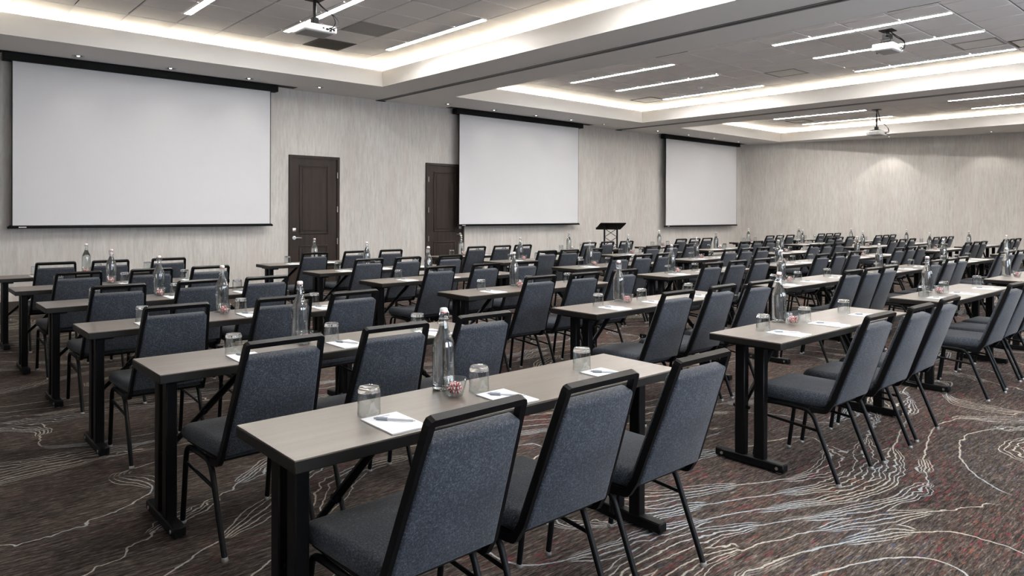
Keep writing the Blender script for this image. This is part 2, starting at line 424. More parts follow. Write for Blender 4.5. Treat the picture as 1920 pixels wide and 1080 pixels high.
for k, (a_, b_) in enumerate(ADDED_WINS):
    wr = thing('window_%d' % (k + 1), '%s of three added wide daylight windows in the wall behind the camera' % ('leftmost', 'middle', 'rightmost')[k], 'window', (a_, YB - 0.06, 0), 0, None, 'structure')
    w_ = b_ - a_; f_ = 0.05
    link('window_frame', MB().box(0, f_, -0.05, 0.05, WZ0, WZ1).box(w_ - f_, w_, -0.05, 0.05, WZ0, WZ1).box(f_, w_ - f_, -0.05, 0.05, WZ0, WZ0 + f_).box(f_, w_ - f_, -0.05, 0.05, WZ1 - f_, WZ1).box(w_ / 2 - 0.025, w_ / 2 + 0.025, -0.04, 0.04, WZ0 + f_, WZ1 - f_).mesh('window_frame', M['black']), wr)
    for q0, q1 in ((f_, w_ / 2 - 0.025), (w_ / 2 + 0.025, w_ - f_)):
        link('pane', MB().box(q0, q1, -0.004, 0.004, WZ0 + f_, WZ1 - f_).mesh('pane', M['pane']), wr)
    pl = bpy.data.lights.new('daylight_portal', 'AREA'); pl.shape = 'RECTANGLE'; pl.size = w_; pl.size_y = WZ1 - WZ0; pl.cycles.is_portal = True
    po = link('daylight_portal', pl, wr, (w_ / 2, -0.055, (WZ0 + WZ1) / 2)); po.rotation_euler = (math.radians(90), 0, 0)
dv = Vector((CORNER[0] - FAR_END[0], CORNER[1] - FAR_END[1])); nv = Vector((dv.y, -dv.x)).normalized() * 0.12
struct('wall_right', MB().prism([CORNER, FAR_END, (FAR_END[0] + nv.x, FAR_END[1] + nv.y), (CORNER[0] + nv.x, CORNER[1] + nv.y)], 0, HS + 0.5), M['wall'],
       'streaked light grey end wall washed by ceiling downlights', 'wall')
struct('baseboard_front', MB().box(XL, 5.45, W - 0.015, W, 0, 0.14).box(6.465, 8.43, W - 0.015, W, 0, 0.14).box(9.445, CORNER[0], W - 0.015, W, 0, 0.14), M['baseboard'],
       'dark brown baseboard along the screen wall', 'baseboard')
nb = -nv.normalized() * 0.015
struct('baseboard_right', MB().prism([(CORNER[0] + nb.x, CORNER[1] + nb.y), (FAR_END[0] + nb.x, FAR_END[1] + nb.y), FAR_END, CORNER], 0, 0.14), M['baseboard'],
       'dark brown baseboard along the far end wall', 'baseboard')

# ------------------------------------------------------------------ dropped soffit with three recessed trays
sf = MB()
T = 0.10
xs = [XL] + [v for r in REC for v in r] + [XR + 0.4]
def far_x(y): return CORNER[0] + (FAR_END[0] - CORNER[0]) * (W - y) / (W - YB)
sf.prism([(XL, RY1), (far_x(RY1), RY1), (CORNER[0], W), (XL, W)], HS, HS + T)
sf.prism([(XL, YB), (FAR_END[0], YB), (far_x(RY0), RY0), (XL, RY0)], HS, HS + T)
for a, b in ((XL, REC[0][0]), (REC[0][1], REC[1][0]), (REC[1][1], REC[2][0])):
    sf.box(a, b, RY0, RY1, HS, HS + T)
sf.prism([(REC[2][1], RY0), (far_x(RY0), RY0), (far_x(RY1), RY1), (REC[2][1], RY1)], HS, HS + T)
struct('ceiling', sf, M['soffit'], 'flat painted soffit framing three lit ceiling recesses', 'ceiling')

GX = {0: [6.0 - 0.603 * k for k in range(9)], 1: [13.27 - 0.603 * k for k in range(9)], 2: [19.95 - 0.603 * k for k in range(8)]}
GY = [10.27 - 0.605 * k for k in range(19)]
CV = 0.30
tile_me = MB().rbox(0.010, 0.593, 0.010, 0.595, 0.0, 0.02, 0.004, 1).mesh('ceiling_tile', M['tile'])
def tile_at(parent, x0, x1, y0, y1, mt=None):
    w, d = x1 - x0, y1 - y0
    if abs(w - 0.603) < 0.003 and abs(d - 0.605) < 0.003:
        o = link('ceiling_tile', tile_me, parent, (x0, y0, HC))
    else:
        o = link('ceiling_tile', MB().box(x0 + 0.004, x1 - 0.004, y0 + 0.004, y1 - 0.004, HC, HC + 0.02).mesh('ceiling_tile_cut', M['tile']), parent)
    return o
names = ['left', 'middle', 'far right']
special = {(0, 'grey'): (4.81, 8.76), (0, 'dark'): (4.81, 9.96)}
VENTS = {(0, 2, 2): 'grey', (0, 2, 0): 'dark', (1, 1, 0): 'white', (1, 2, 6): 'panel', (1, 2, 11): 'panel', (1, 1, 12): 'white'}
vent_slots = []
for ri, (x0, x1) in enumerate(REC):
    top = tag(link('ceiling', MB().box(x0 - CV, x1 + CV, RY0 - CV, RY1 + CV, HC + 0.021, HC + 0.06).mesh('ceiling_grid', M['grid'])),
              'tiled ceiling of the %s recess with linear lights' % names[ri], 'ceiling', None, 'structure')
    gx = sorted([x0 - CV] + GX[ri] + [x1 + CV]); gy = sorted([GY[-1] - 0.62] + GY + [RY1 + CV])
    for i in range(len(gx) - 1):
        for j in range(len(gy) - 1):
            if gy[j + 1] < -0.2: continue
            cx_, cy_ = (gx[i] + gx[i + 1]) / 2, (gy[j] + gy[j + 1]) / 2
            tile_at(top, gx[i], gx[i + 1], gy[j], gy[j + 1])
    tile_at(top, x0 - CV, x1 + CV, RY0 - CV, GY[-1] - 0.62)
    # fascia boards and light cove behind them
    fb = MB()
    for a, b, c, d in ((x0 - 0.03, x0 + 0.004, RY0 - 0.03, RY1 + 0.03), (x1 - 0.004, x1 + 0.03, RY0 - 0.03, RY1 + 0.03), (x0 + 0.004, x1 - 0.004, RY0 - 0.03, RY0 + 0.004), (x0 + 0.004, x1 - 0.004, RY1 - 0.004, RY1 + 0.03)):
        fb.box(a, b, c, d, HS - 0.002, FT)
    tr = struct('trim_%d' % (ri + 1), fb, M['paint'], 'white fascia around the %s ceiling recess' % names[ri], 'trim')
    cvm = MB()
    for a, b, c, d in ((x0 - CV, x0 - 0.03, RY0 - CV, RY1 + CV), (x1 + 0.03, x1 + CV, RY0 - CV, RY1 + CV), (x0 - 0.03, x1 + 0.03, RY0 - CV, RY0 - 0.03), (x0 - 0.03, x1 + 0.03, RY1 + 0.03, RY1 + CV)):
        cvm.box(a, b, c, d, 3.865, 3.885)
    for a, b, c, d in ((x0 - CV - 0.02, x0 - CV, RY0 - CV, RY1 + CV), (x1 + CV, x1 + CV + 0.02, RY0 - CV, RY1 + CV), (x0 - CV, x1 + CV, RY0 - CV - 0.02, RY0 - CV), (x0 - CV, x1 + CV, RY1 + CV, RY1 + CV + 0.02)):
        cvm.box(a, b, c, d, 3.84, HC + 0.02)
    link('cove_ledge', cvm.mesh('cove_ledge', M['paint']), tr)
    led = MB(); q = 0.20
    for a, b, c, d in ((x0 - q - 0.02, x0 - q, RY0 - q, RY1 + q), (x1 + q, x1 + q + 0.02, RY0 - q, RY1 + q), (x0 - q, x1 + q, RY0 - q - 0.02, RY0 - q), (x0 - q, x1 + q, RY1 + q, RY1 + q + 0.02)):
        led.box(a, b, c, d, 3.895, 3.916)
    link('led_tape', led.mesh('led_tape', M['cove']), tr)

# partition tracks in the soffit
for k, tx in enumerate((7.345, 14.60)):
    t = struct('trim_%d' % (4 + k), MB().box(tx - 0.055, tx - 0.022, YB, W - 0.01, HS - 0.012, HS).box(tx + 0.022, tx + 0.055, YB, W - 0.01, HS - 0.012, HS), M['track'],
               ['grey partition track between left and middle recesses', 'grey partition track between middle and far recesses'][k], 'track')
    link('track_slot', MB().box(tx - 0.022, tx + 0.022, YB, W - 0.01, HS - 0.004, HS - 0.001).mesh('track_slot', M['slot']), t)
    link('end_plate', MB().box(tx - 0.10, tx + 0.10, W - 0.08, W - 0.002, HS - 0.02, HS - 0.0125).mesh('end_plate', M['slot']), t)

# ------------------------------------------------------------------ doors
def make_door(n, x0, x1, hinge_right, label):
    root = thing('door_%d' % n, label, 'door', (x0, W, 0), 0, None, 'structure')
    w = x1 - x0; H = 2.462; ft = 0.05
    link('door_frame', MB().box(0, ft, -0.045, 0, 0, H).box(w - ft, w, -0.045, 0, 0, H).box(ft, w - ft, -0.045, 0, H - ft, H).mesh('door_frame', M['door']), root)
    lf = MB().box(ft + 0.003, w - ft - 0.003, -0.022, -0.002, 0.01, H - ft - 0.003)
    leaf = link('door_leaf', lf.mesh('door_leaf', M['door']), root)
    px0, px1 = 0.195, w - 0.225
    for (a, b) in ((1.02, 2.285), (0.16, 0.815)):
        pm = MB(); o, i2, dpt = 0.0, 0.035, 0.018
        # moulded frame with raised field
        for (p0, p1, q0, q1) in ((px0, px1, a, a + 0.028), (px0, px1, b - 0.028, b), (px0, px0 + 0.028, a + 0.028, b - 0.028), (px1 - 0.028, px1, a + 0.028, b - 0.028)):
            pm.rbox(p0, p1, -0.038, -0.020, q0, q1, 0.006, 2)
        pm.rbox(px0 + 0.06, px1 - 0.06, -0.030, -0.020, a + 0.06, b - 0.06, 0.006, 1)
        link('door_panel', pm.mesh('door_panel', M['door']), leaf)
    hx = 0.10 if hinge_right else w - 0.10; sg = 1 if hinge_right else -1
    hm = MB().tube([(hx, -0.022, 0.96), (hx, -0.075, 0.96)], 0.012, 10)
    hm.lathe([(0.0, 0.0), (0.033, 0.0), (0.033, 0.008), (0.0, 0.008)], 18, (0, 0, 0))
    # rose stands on the door face
    hm2 = MB().tube([(hx, -0.022, 0.96), (hx, -0.032, 0.96)], 0.034, 18).tube([(hx, -0.03, 0.96), (hx, -0.07, 0.96)], 0.011, 10)
    hm2.tube(fillet([(hx, -0.066, 0.96), (hx + sg * 0.06, -0.068, 0.962), (hx + sg * 0.125, -0.066, 0.957)], 0.02), 0.010, 8)
    hd = link('door_handle', hm2.mesh('door_handle', M['steel']), leaf); hd['label'] = 'brushed nickel lever handle'
    lk = MB().rbox(hx - 0.032, hx + 0.032, -0.036, -0.021, 1.072, 1.136, 0.006, 2)
    lo = link('deadbolt', lk.mesh('deadbolt', M['steel']), leaf); lo['label'] = 'square nickel deadbolt plate'
    link('keyhole', MB().box(hx - 0.016, hx + 0.016, -0.040, -0.036, 1.090, 1.118).mesh('keyhole', M['slot']), lo) if False else None
    kx = w - ft if hinge_right else ft
    for z in (0.30, 0.88, 1.48, 2.12):
        link('hinge', MB().tube([(kx, -0.05, z - 0.055), (kx, -0.05, z + 0.055)], 0.008, 8).mesh('hinge', M['steel']), leaf)
    return root
make_door(1, 5.46, 6.455, True, 'dark brown panelled door between the first and second screens, fully visible')
make_door(2, 8.44, 9.435, False, 'dark brown panelled door partly hidden by the middle screen')

# ------------------------------------------------------------------ projection screens
SCREENS = [(1.344, 1.222, 'large white projection screen at the left, nearest the camera'),
           (9.178, 1.174, 'white projection screen in the middle of the wall, beside the second door'),
           (16.474, 1.080, 'white projection screen farthest away, near the room corner')]
SW = 3.690
for sx, zb, lab in SCREENS:
    root = thing('projection_screen', lab, 'projection screen', (sx, 12.04, 0), 0, 'ceiling-hung projection screens')
    link('screen_fabric', MB().box(0, SW, -0.003, 0.001, zb, 3.56).mesh('screen_fabric', M['screen']), root)
    bk = link('black_backing', MB().box(-0.014, SW + 0.014, 0.001, 0.005, zb, 3.56).mesh('black_backing', M['blackmatte']), root)
    hs = link('housing', MB().rbox(-0.115, SW + 0.125, -0.06, 0.10, 3.527, 3.641, 0.006, 1).mesh('housing', M['blackmatte']), root); hs['label'] = 'long black screen housing'
    br = link('weight_bar', MB().rbox(-0.045, SW + 0.035, -0.016, 0.016, zb - 0.040, zb + 0.003, 0.008, 2).mesh('weight_bar', M['black']), root); br['label'] = 'black weight bar along the bottom edge'
    for ex in (-0.06, SW + 0.03):
        link('end_cap', MB().rbox(ex, ex + 0.02, -0.019, 0.019, zb - 0.043, zb - 0.008, 0.006, 1).mesh('end_cap', M['blackmatte']), br)
    link('maker_badge', MB().box(0.07, 0.16, -0.0175, -0.0155, zb - 0.028, zb - 0.016).mesh('maker_badge', M['white_plastic']), br)
    link('ceiling_slot', MB().box(-0.30, SW + 0.47, -0.095, 0.105, HS - 0.0015, HS - 0.0003).mesh('ceiling_slot', M['slot']), root)

# ------------------------------------------------------------------ ceiling fixtures
STRIPS = [(2.94, 9.67), (4.27, 9.67), (5.94, 9.67), (2.94, 5.43), (4.27, 5.43), (5.94, 5.43), (2.94, 1.2), (4.27, 1.2), (5.94, 1.2),
          (10.13, 9.67), (11.49, 9.67), (13.12, 9.67), (10.09, 5.43), (11.42, 5.43), (13.03, 5.43), (10.09, 1.2), (11.42, 1.2), (13.03, 1.2),
          (16.5, 9.67), (18.08, 9.67), (19.72, 9.67), (16.5, 5.43), (17.95, 5.43), (19.62, 5.43), (16.5, 1.2), (17.95, 1.2), (19.62, 1.2)]
dif_me = MB().box(-0.042, 0.042, 0.012, 1.198, -0.012, -0.004).mesh('diffuser', M['strip'])
trm_me = MB().box(-0.052, -0.042, 0, 2.42, -0.014, 0).box(0.042, 0.052, 0, 2.42, -0.014, 0).box(-0.042, 0.042, 0, 0.012, -0.014, 0).box(-0.042, 0.042, 2.408, 2.42, -0.014, 0).box(-0.042, 0.042, 1.198, 1.222, -0.0138, 0).mesh('light_trim', M['paint'])
bays = ['left', 'middle', 'far']
for k, (x, yt) in enumerate(STRIPS):
    if x > 16 and yt < 2: pass
    bay = k // 9; pos = ['left', 'centre', 'right'][k % 3]; grp = ['nearer the screens', 'halfway down the room', 'over the camera end'][(k % 9) // 3]
    r = thing('linear_light', 'long white linear light, %s one of three %s, %s recess' % (pos, grp, bays[bay]), 'ceiling light', (x, yt - 2.42, HC), 0, 'linear lights in the ceiling recesses')
    link('diffuser', dif_me, r); link('diffuser', dif_me, r, (0, 1.21, 0)); link('light_trim', trm_me, r)

DOWN = [(2.07, 11.66), (3.31, 11.69), (4.53, 11.70), (5.78, 11.68), (8.61, 11.69), (9.85, 11.70), (11.11, 11.71), (12.24, 11.69), (13.44, 11.70), (15.58, 11.66), (17.0, 11.66), (18.3, 11.66), (19.7, 11.70), (0.85, 11.66), (-0.4, 11.66),
        (21.45, 7.98), (22.1, 5.65), (22.8, 3.3), (20.62, 11.05)]
DOWN = DOWN[:-1]
ring_me = MB().lathe([(0.050, 0.0), (0.078, 0.0), (0.078, -0.006), (0.068, -0.009), (0.050, -0.004)], 24, closed=True).mesh('trim_ring', M['steel'])
can_me = MB().lathe([(0.050, -0.003), (0.047, -0.001), (0.0, -0.0012)], 24).mesh('reflector', M['slot'])
bulb_me = MB().lathe([(0.0, -0.012), (0.014, -0.010), (0.022, -0.003), (0.022, -0.0015)], 16).mesh('lamp', M['lamp'])
ordn = ['first', 'second', 'third', 'fourth', 'fifth', 'sixth', 'seventh', 'eighth', 'ninth', 'tenth', 'eleventh', 'twelfth', 'thirteenth', 'fourteenth', 'fifteenth']
for k, (x, y) in enumerate(DOWN):
    if k < 13: lab = 'small recessed downlight above the screens, %s from the left in view' % ordn[k]
    elif k < 15: lab = 'small recessed downlight beyond the left edge, %s' % ('nearer the screen' if k == 13 else 'farther from the screen')
    else: lab = 'small recessed downlight washing the end wall, %s from the corner' % ordn[k - 15]
    r = thing('downlight', lab, 'downlight', (x, y, HS), 0, 'recessed downlights in the soffit')
    link('trim_ring', ring_me, r); link('reflector', can_me, r); link('lamp', bulb_me, r)
    sd = bpy.data.lights.new('downlight_beam', 'SPOT'); sd.energy = SPOT_W * (3.6 if k == 15 else 2.2 if k > 15 else 0.6); sd.color = (1.0, 0.93, 0.83)
    sd.spot_size = math.radians(94 if k >= 15 else 90); sd.spot_blend = 0.22 if k >= 15 else 0.8; sd.shadow_soft_size = 0.04
    so = link('downlight_beam', sd, r, (0, 0, -0.03))

# vents and small devices in the tiled ceilings
def vent(x0, y0, w, d, mt, lab, frame_mt, slats=True):
    r = thing('ceiling_vent', lab, 'ceiling vent', (x0, y0, HC), 0, None)
    link('vent_frame', MB().box(0, w, 0, 0.035, -0.006, 0).box(0, w, d - 0.035, d, -0.006, 0).box(0, 0.035, 0.035, d - 0.035, -0.006, 0).box(w - 0.035, w, 0.035, d - 0.035, -0.006, 0).mesh('vent_frame', frame_mt), r)
    link('vent_face', MB().box(0.035, w - 0.035, 0.035, d - 0.035, -0.003, 0).mesh('vent_face', mt), r)
    if slats:
        n = int((d - 0.09) / 0.03)
        for k in range(n):
            yy = 0.05 + k * 0.03
            link('slat', MB().add([(0.04, yy, -0.004), (w - 0.04, yy, -0.004), (w - 0.04, yy + 0.016, -0.008), (0.04, yy + 0.016, -0.008)], [(0, 1, 2, 3)]).mesh('slat', mt), r)
vent(4.80, 8.46, 0.60, 0.60, M['vent_grey'], 'grey square perforated grille in the left recess ceiling', M['vent_grey'], False)
vent(4.80, 9.67, 0.60, 0.60, M['vent_dark'], 'dark square return grille by the left recess corner', M['vent_dark'])
vent(12.67, 9.67, 0.60, 0.60, M['vent_white'], 'white square vent with black rim by the middle recess corner', M['slot'], False)
vent(12.0, 6.05, 0.58, 0.58, M['vent_white'], 'pale square vent in the middle recess ceiling', M['vent_grey'], False)
vent(12.0, 3.02, 0.58, 0.58, M['vent_white'], 'pale square vent between two linear lights at the right', M['vent_grey'], False)
vent(12.42, 2.40, 0.58, 0.58, M['vent_white'], 'white square vent cut by the right picture edge', M['slot'], False)
vent(18.72, 9.15, 0.58, 0.55, M['vent_white'], 'white square vent with dark rim in the farthest recess', M['slot'], False)
for k, (y0, lab) in enumerate(((2.96, 'dark slot diffuser above the short-mounted projector'), (6.55, 'dark slot diffuser in the middle recess, closer to the screens'))):
    r = thing('slot_diffuser', lab, 'air diffuser', (9.42, y0, HC), 0)
    link('diffuser_frame', MB().box(-0.012, 0.0, 0, 0.61, -0.006, 0).box(0.10, 0.112, 0, 0.61, -0.006, 0).mesh('diffuser_frame', M['vent_white']), r)
    link('diffuser_slot', MB().box(0, 0.10, 0, 0.61, -0.003, 0).mesh('diffuser_slot', M['vent_dark']), r)
r = thing('smoke_detector', 'tiny white round detector on the middle recess ceiling', 'smoke detector', (12.40, 8.23, HC), 0)
link('detector_body', MB().lathe([(0.0, -0.045), (0.035, -0.043), (0.05, -0.03), (0.055, 0.0)], 20).mesh('detector_body', M['white_plastic']), r)
link('detector_ring', MB().lathe([(0.055, -0.010), (0.062, -0.008), (0.062, 0.0), (0.055, 0.0)], 20).mesh('detector_ring', M['white_plastic']), r)

# ------------------------------------------------------------------ projectors
def projector(loc, w, d, h, pole_top, lab, style):
    x, y, z = loc     # z = underside of the body
    r = thing('projector', lab, 'projector', (x, y, z), 0, 'ceiling projectors')
    b = link('projector_body', MB().rbox(-w / 2, w / 2, -d / 2, d / 2, 0, h, 0.018, 3).mesh('projector_body', M['white_plastic']), r)
    link('bottom_cover', MB().rbox(-w / 2 + 0.03, w / 2 - 0.03, -d / 2 + 0.03, d / 2 - 0.03, -0.006, 0.002, 0.003, 1).mesh('bottom_cover', M['grey_plastic']), b)
    link('lens', MB().tube([(w * 0.22, d / 2 - 0.01, h * 0.5), (w * 0.22, d / 2 + 0.035, h * 0.5)], h * 0.38, 18).mesh('lens', M['black']), b)
    pr = MB()
    for px, pw, pz, ph in ((0.02, 0.018, 0.42, 0.2), (0.06, 0.03, 0.30, 0.28), (0.10, 0.035, 0.5, 0.22), (0.10, 0.03, 0.18, 0.18), (0.145, 0.025, 0.3, 0.3)):
        pr.box(px * w / 0.40, (px + pw) * w / 0.40, -d / 2 - 0.002, -d / 2 + 0.01, pz * h, (pz + ph) * h)
    link('port_panel', pr.mesh('port_panel', M['blackmatte']), b)
    vm = MB()
    for k in range(9): vm.box(-w / 2 - 0.0015, -w / 2 + 0.01, -d / 2 + 0.05 + k * 0.024, -d / 2 + 0.06 + k * 0.024, 0.2 * h, 0.78 * h)
    link('side_vent', vm.mesh('side_vent', M['grey_plastic']), b)
    mk = MB().rbox(-0.085, 0.085, -0.075, 0.075, h + 0.018, h + 0.034, 0.004, 1)
    for sx_ in (-1, 1):
        for sy_ in (-1, 1):
            mk.tube([(sx_ * 0.06, sy_ * 0.05, h + 0.026), (sx_ * w * 0.36, sy_ * d * 0.34, h + 0.004)], 0.011, 6, 0.006)
    if style == 'short':
        mk.rbox(-0.075, 0.075, -0.065, 0.065, h + 0.034, h + 0.075, 0.006, 1).rbox(-0.055, 0.055, -0.05, 0.05, h + 0.075, h + 0.15, 0.006, 1)
        mk.tube([(-0.12, -0.02, h + 0.12), (-0.03, 0.0, h + 0.12)], 0.012, 8)
    else:
        mk.rbox(-0.04, 0.04, -0.04, 0.04, h + 0.034, h + 0.11, 0.006, 1)
    mo = link('ceiling_mount', mk.mesh('ceiling_mount', M['black']), r)
    ph = pole_top - z
    link('pole', MB().tube([(0, 0, h + 0.08), (0, 0, ph)], 0.021, 14).mesh('pole', M['black']), mo)
    link('ceiling_plate', MB().rbox(-0.09, 0.09, -0.09, 0.09, ph - 0.012, ph, 0.003, 1).mesh('ceiling_plate', M['blackmatte']), mo)
    cab = [[(0.012, -0.024, ph - 0.02), (0.06, -0.05, h + 0.24), (0.15, -d / 2 - 0.01, h + 0.13), (0.17, -d / 2 - 0.05, h + 0.02), (0.12, -d / 2 - 0.03, h * 0.55), (0.09, -d / 2, h * 0.45)],
           [(0.02, -0.024, ph - 0.02), (0.09, -0.06, h + 0.22), (0.20, -d / 2 - 0.02, h + 0.10), (0.23, -d / 2 - 0.04, h), (0.15, -d / 2 - 0.05, h * 0.6), (0.12, -d / 2, h * 0.35)]]
    if style == 'short':
        cab = [[(0.03, -0.03, ph - 0.02), (0.10, -0.07, h + 0.14), (0.15, -d / 2 - 0.04, h + 0.05), (0.14, -d / 2 - 0.03, h * 0.5), (0.1, -d / 2, h * 0.5)],
               [(-0.02, -0.04, ph - 0.02), (0.05, -0.09, h + 0.10), (0.17, -d / 2 - 0.02, h + 0.06), (0.18, -d / 2 - 0.02, h * 0.5), (0.14, -d / 2, h * 0.4)]]
    for pth in cab:
        link('cable', MB().tube(fillet(pth, 0.07, 5), 0.006, 6).mesh('cable', M['blackmatte']), r)
projector((3.885, 7.98, 3.585), 0.42, 0.34, 0.085, HC, 'white projector on a black pole in the left recess', 'pole')
projector((10.46, 3.92, 3.70), 0.37, 0.28, 0.095, HC, 'white projector mounted close under the middle recess ceiling', 'short')
projector((18.25, 7.08, 3.37), 0.42, 0.34, 0.10, HC, 'small distant projector on a long black pole, farthest recess', 'pole')

# ------------------------------------------------------------------ lectern
r = thing('lectern', 'black lectern with slanted top on a lattice stand by the wall', 'lectern', (12.45, 10.62, 0), math.radians(-33))
link('base_plate', MB().rbox(-0.26, 0.26, -0.20, 0.20, 0, 0.02, 0.006, 1).mesh('base_plate', M['blackmatte']), r)
for px in (-0.15, 0.15):
    link('post', MB().tube([(px, 0, 0.02), (px, 0, 1.12)], 0.020, 10).mesh('post', M['black']), r)
for k in range(5):
    z0 = 0.10 + k * 0.195
    for a, b in (((-0.15, z0), (0.15, z0 + 0.195)), ((0.15, z0), (-0.15, z0 + 0.195))):
        link('lattice_bar', MB().tube([(a[0], 0, a[1]), (b[0], 0, b[1])], 0.007, 6).mesh('lattice_bar', M['black']), r)
def slant(v): return Vector((v.x, v.y, v.z - (v.y - 0.21) * 0.33))
link('reading_top', MB().rbox(-0.30, 0.30, -0.21, 0.21, 1.05, 1.075, 0.008, 2, slant).mesh('reading_top', M['blackmatte']), r)
link('book_lip', MB().rbox(-0.29, 0.29, 0.205, 0.225, 1.045, 1.10, 0.004, 1).mesh('book_lip', M['blackmatte']), r)

# ------------------------------------------------------------------ folding tables
TL, TD = 1.83, 0.445
def table_meshes():
    P = {}
    P['table_top'] = MB().box(0.0, TL, 0.0, TD, TABLE_H - 0.004, TABLE_H).mesh('table_top', M['table'])
    P['edge_band'] = MB().rbox(-0.002, TL + 0.002, -0.002, TD + 0.002, TABLE_H - 0.040, TABLE_H - 0.0035, 0.003, 1).mesh('edge_band', M['edge'])
    P['leg'] = MB().rbox(-0.024, 0.024, -0.031, 0.031, 0.045, TABLE_H - 0.055, 0.005, 1).mesh('leg', M['black'])
    P['foot'] = MB().rbox(-0.028, 0.028, 0.012, TD - 0.004, 0.008, 0.055, 0.006, 1).mesh('foot', M['black'])
    P['foot_glide'] = MB().tube([(0, 0.05, 0), (0, 0.05, 0.012)], 0.016, 10).tube([(0, TD - 0.045, 0), (0, TD - 0.045, 0.012)], 0.016, 10).mesh('foot_glide', M['glide'])
    P['bracket'] = MB().rbox(-0.035, 0.06, 0.06, TD - 0.06, TABLE_H - 0.058, TABLE_H - 0.040, 0.004, 1).mesh('bracket', M['black'])
    br = MB().tube([(0.03, 0, 0.33), (0.20, 0, 0.485)], 0.013, 8).tube([(0.18, 0, 0.467), (0.43, 0, TABLE_H - 0.045)], 0.017, 8)
    br.tube([(0.19, -0.022, 0.476), (0.19, 0.022, 0.476)], 0.010, 8).tube([(0.0, -0.05, 0.325), (0.0, 0.05, 0.325)], 0.010, 8)
    br.rbox(0.38, 0.47, -0.03, 0.03, TABLE_H - 0.052, TABLE_H - 0.040, 0.003, 1)
    P['brace'] = br.mesh('brace', M['black'])
    P['bolt'] = MB().tube([(-0.032, 0.05, 0.03), (-0.026, 0.05, 0.03)], 0.009, 8).tube([(-0.032, TD - 0.05, 0.03), (-0.026, TD - 0.05, 0.03)], 0.009, 8).mesh('bolt', M['steel'])
    return P
TP = table_meshes()
def make_table(x, y, rz, label, detail):
    r = thing('training_table', label, 'table', (x, y, 0), rz, 'training tables in rows')
    t = link('table_top', TP['table_top'], r); link('edge_band', TP['edge_band'], t)
    for ex, sg in ((0.085, 1), (TL - 0.085, -1)):
        for ly in (TD / 2 - 0.060, TD / 2 + 0.060): link('leg', TP['leg'], r, (ex, ly, 0))
        f = link('foot', TP['foot'], r, (ex, 0, 0))
        if detail: link('foot_glide', TP['foot_glide'], f); b = link('bolt', TP['bolt'], f); b.scale = (sg, 1, 1)
        k = link('bracket', TP['bracket'], r, (ex, 0, 0)); k.scale = (sg, 1, 1)
        k = link('brace', TP['brace'], r, (ex, TD / 2 + 0.06, 0)); k.scale = (sg, 1, 1)
    return r

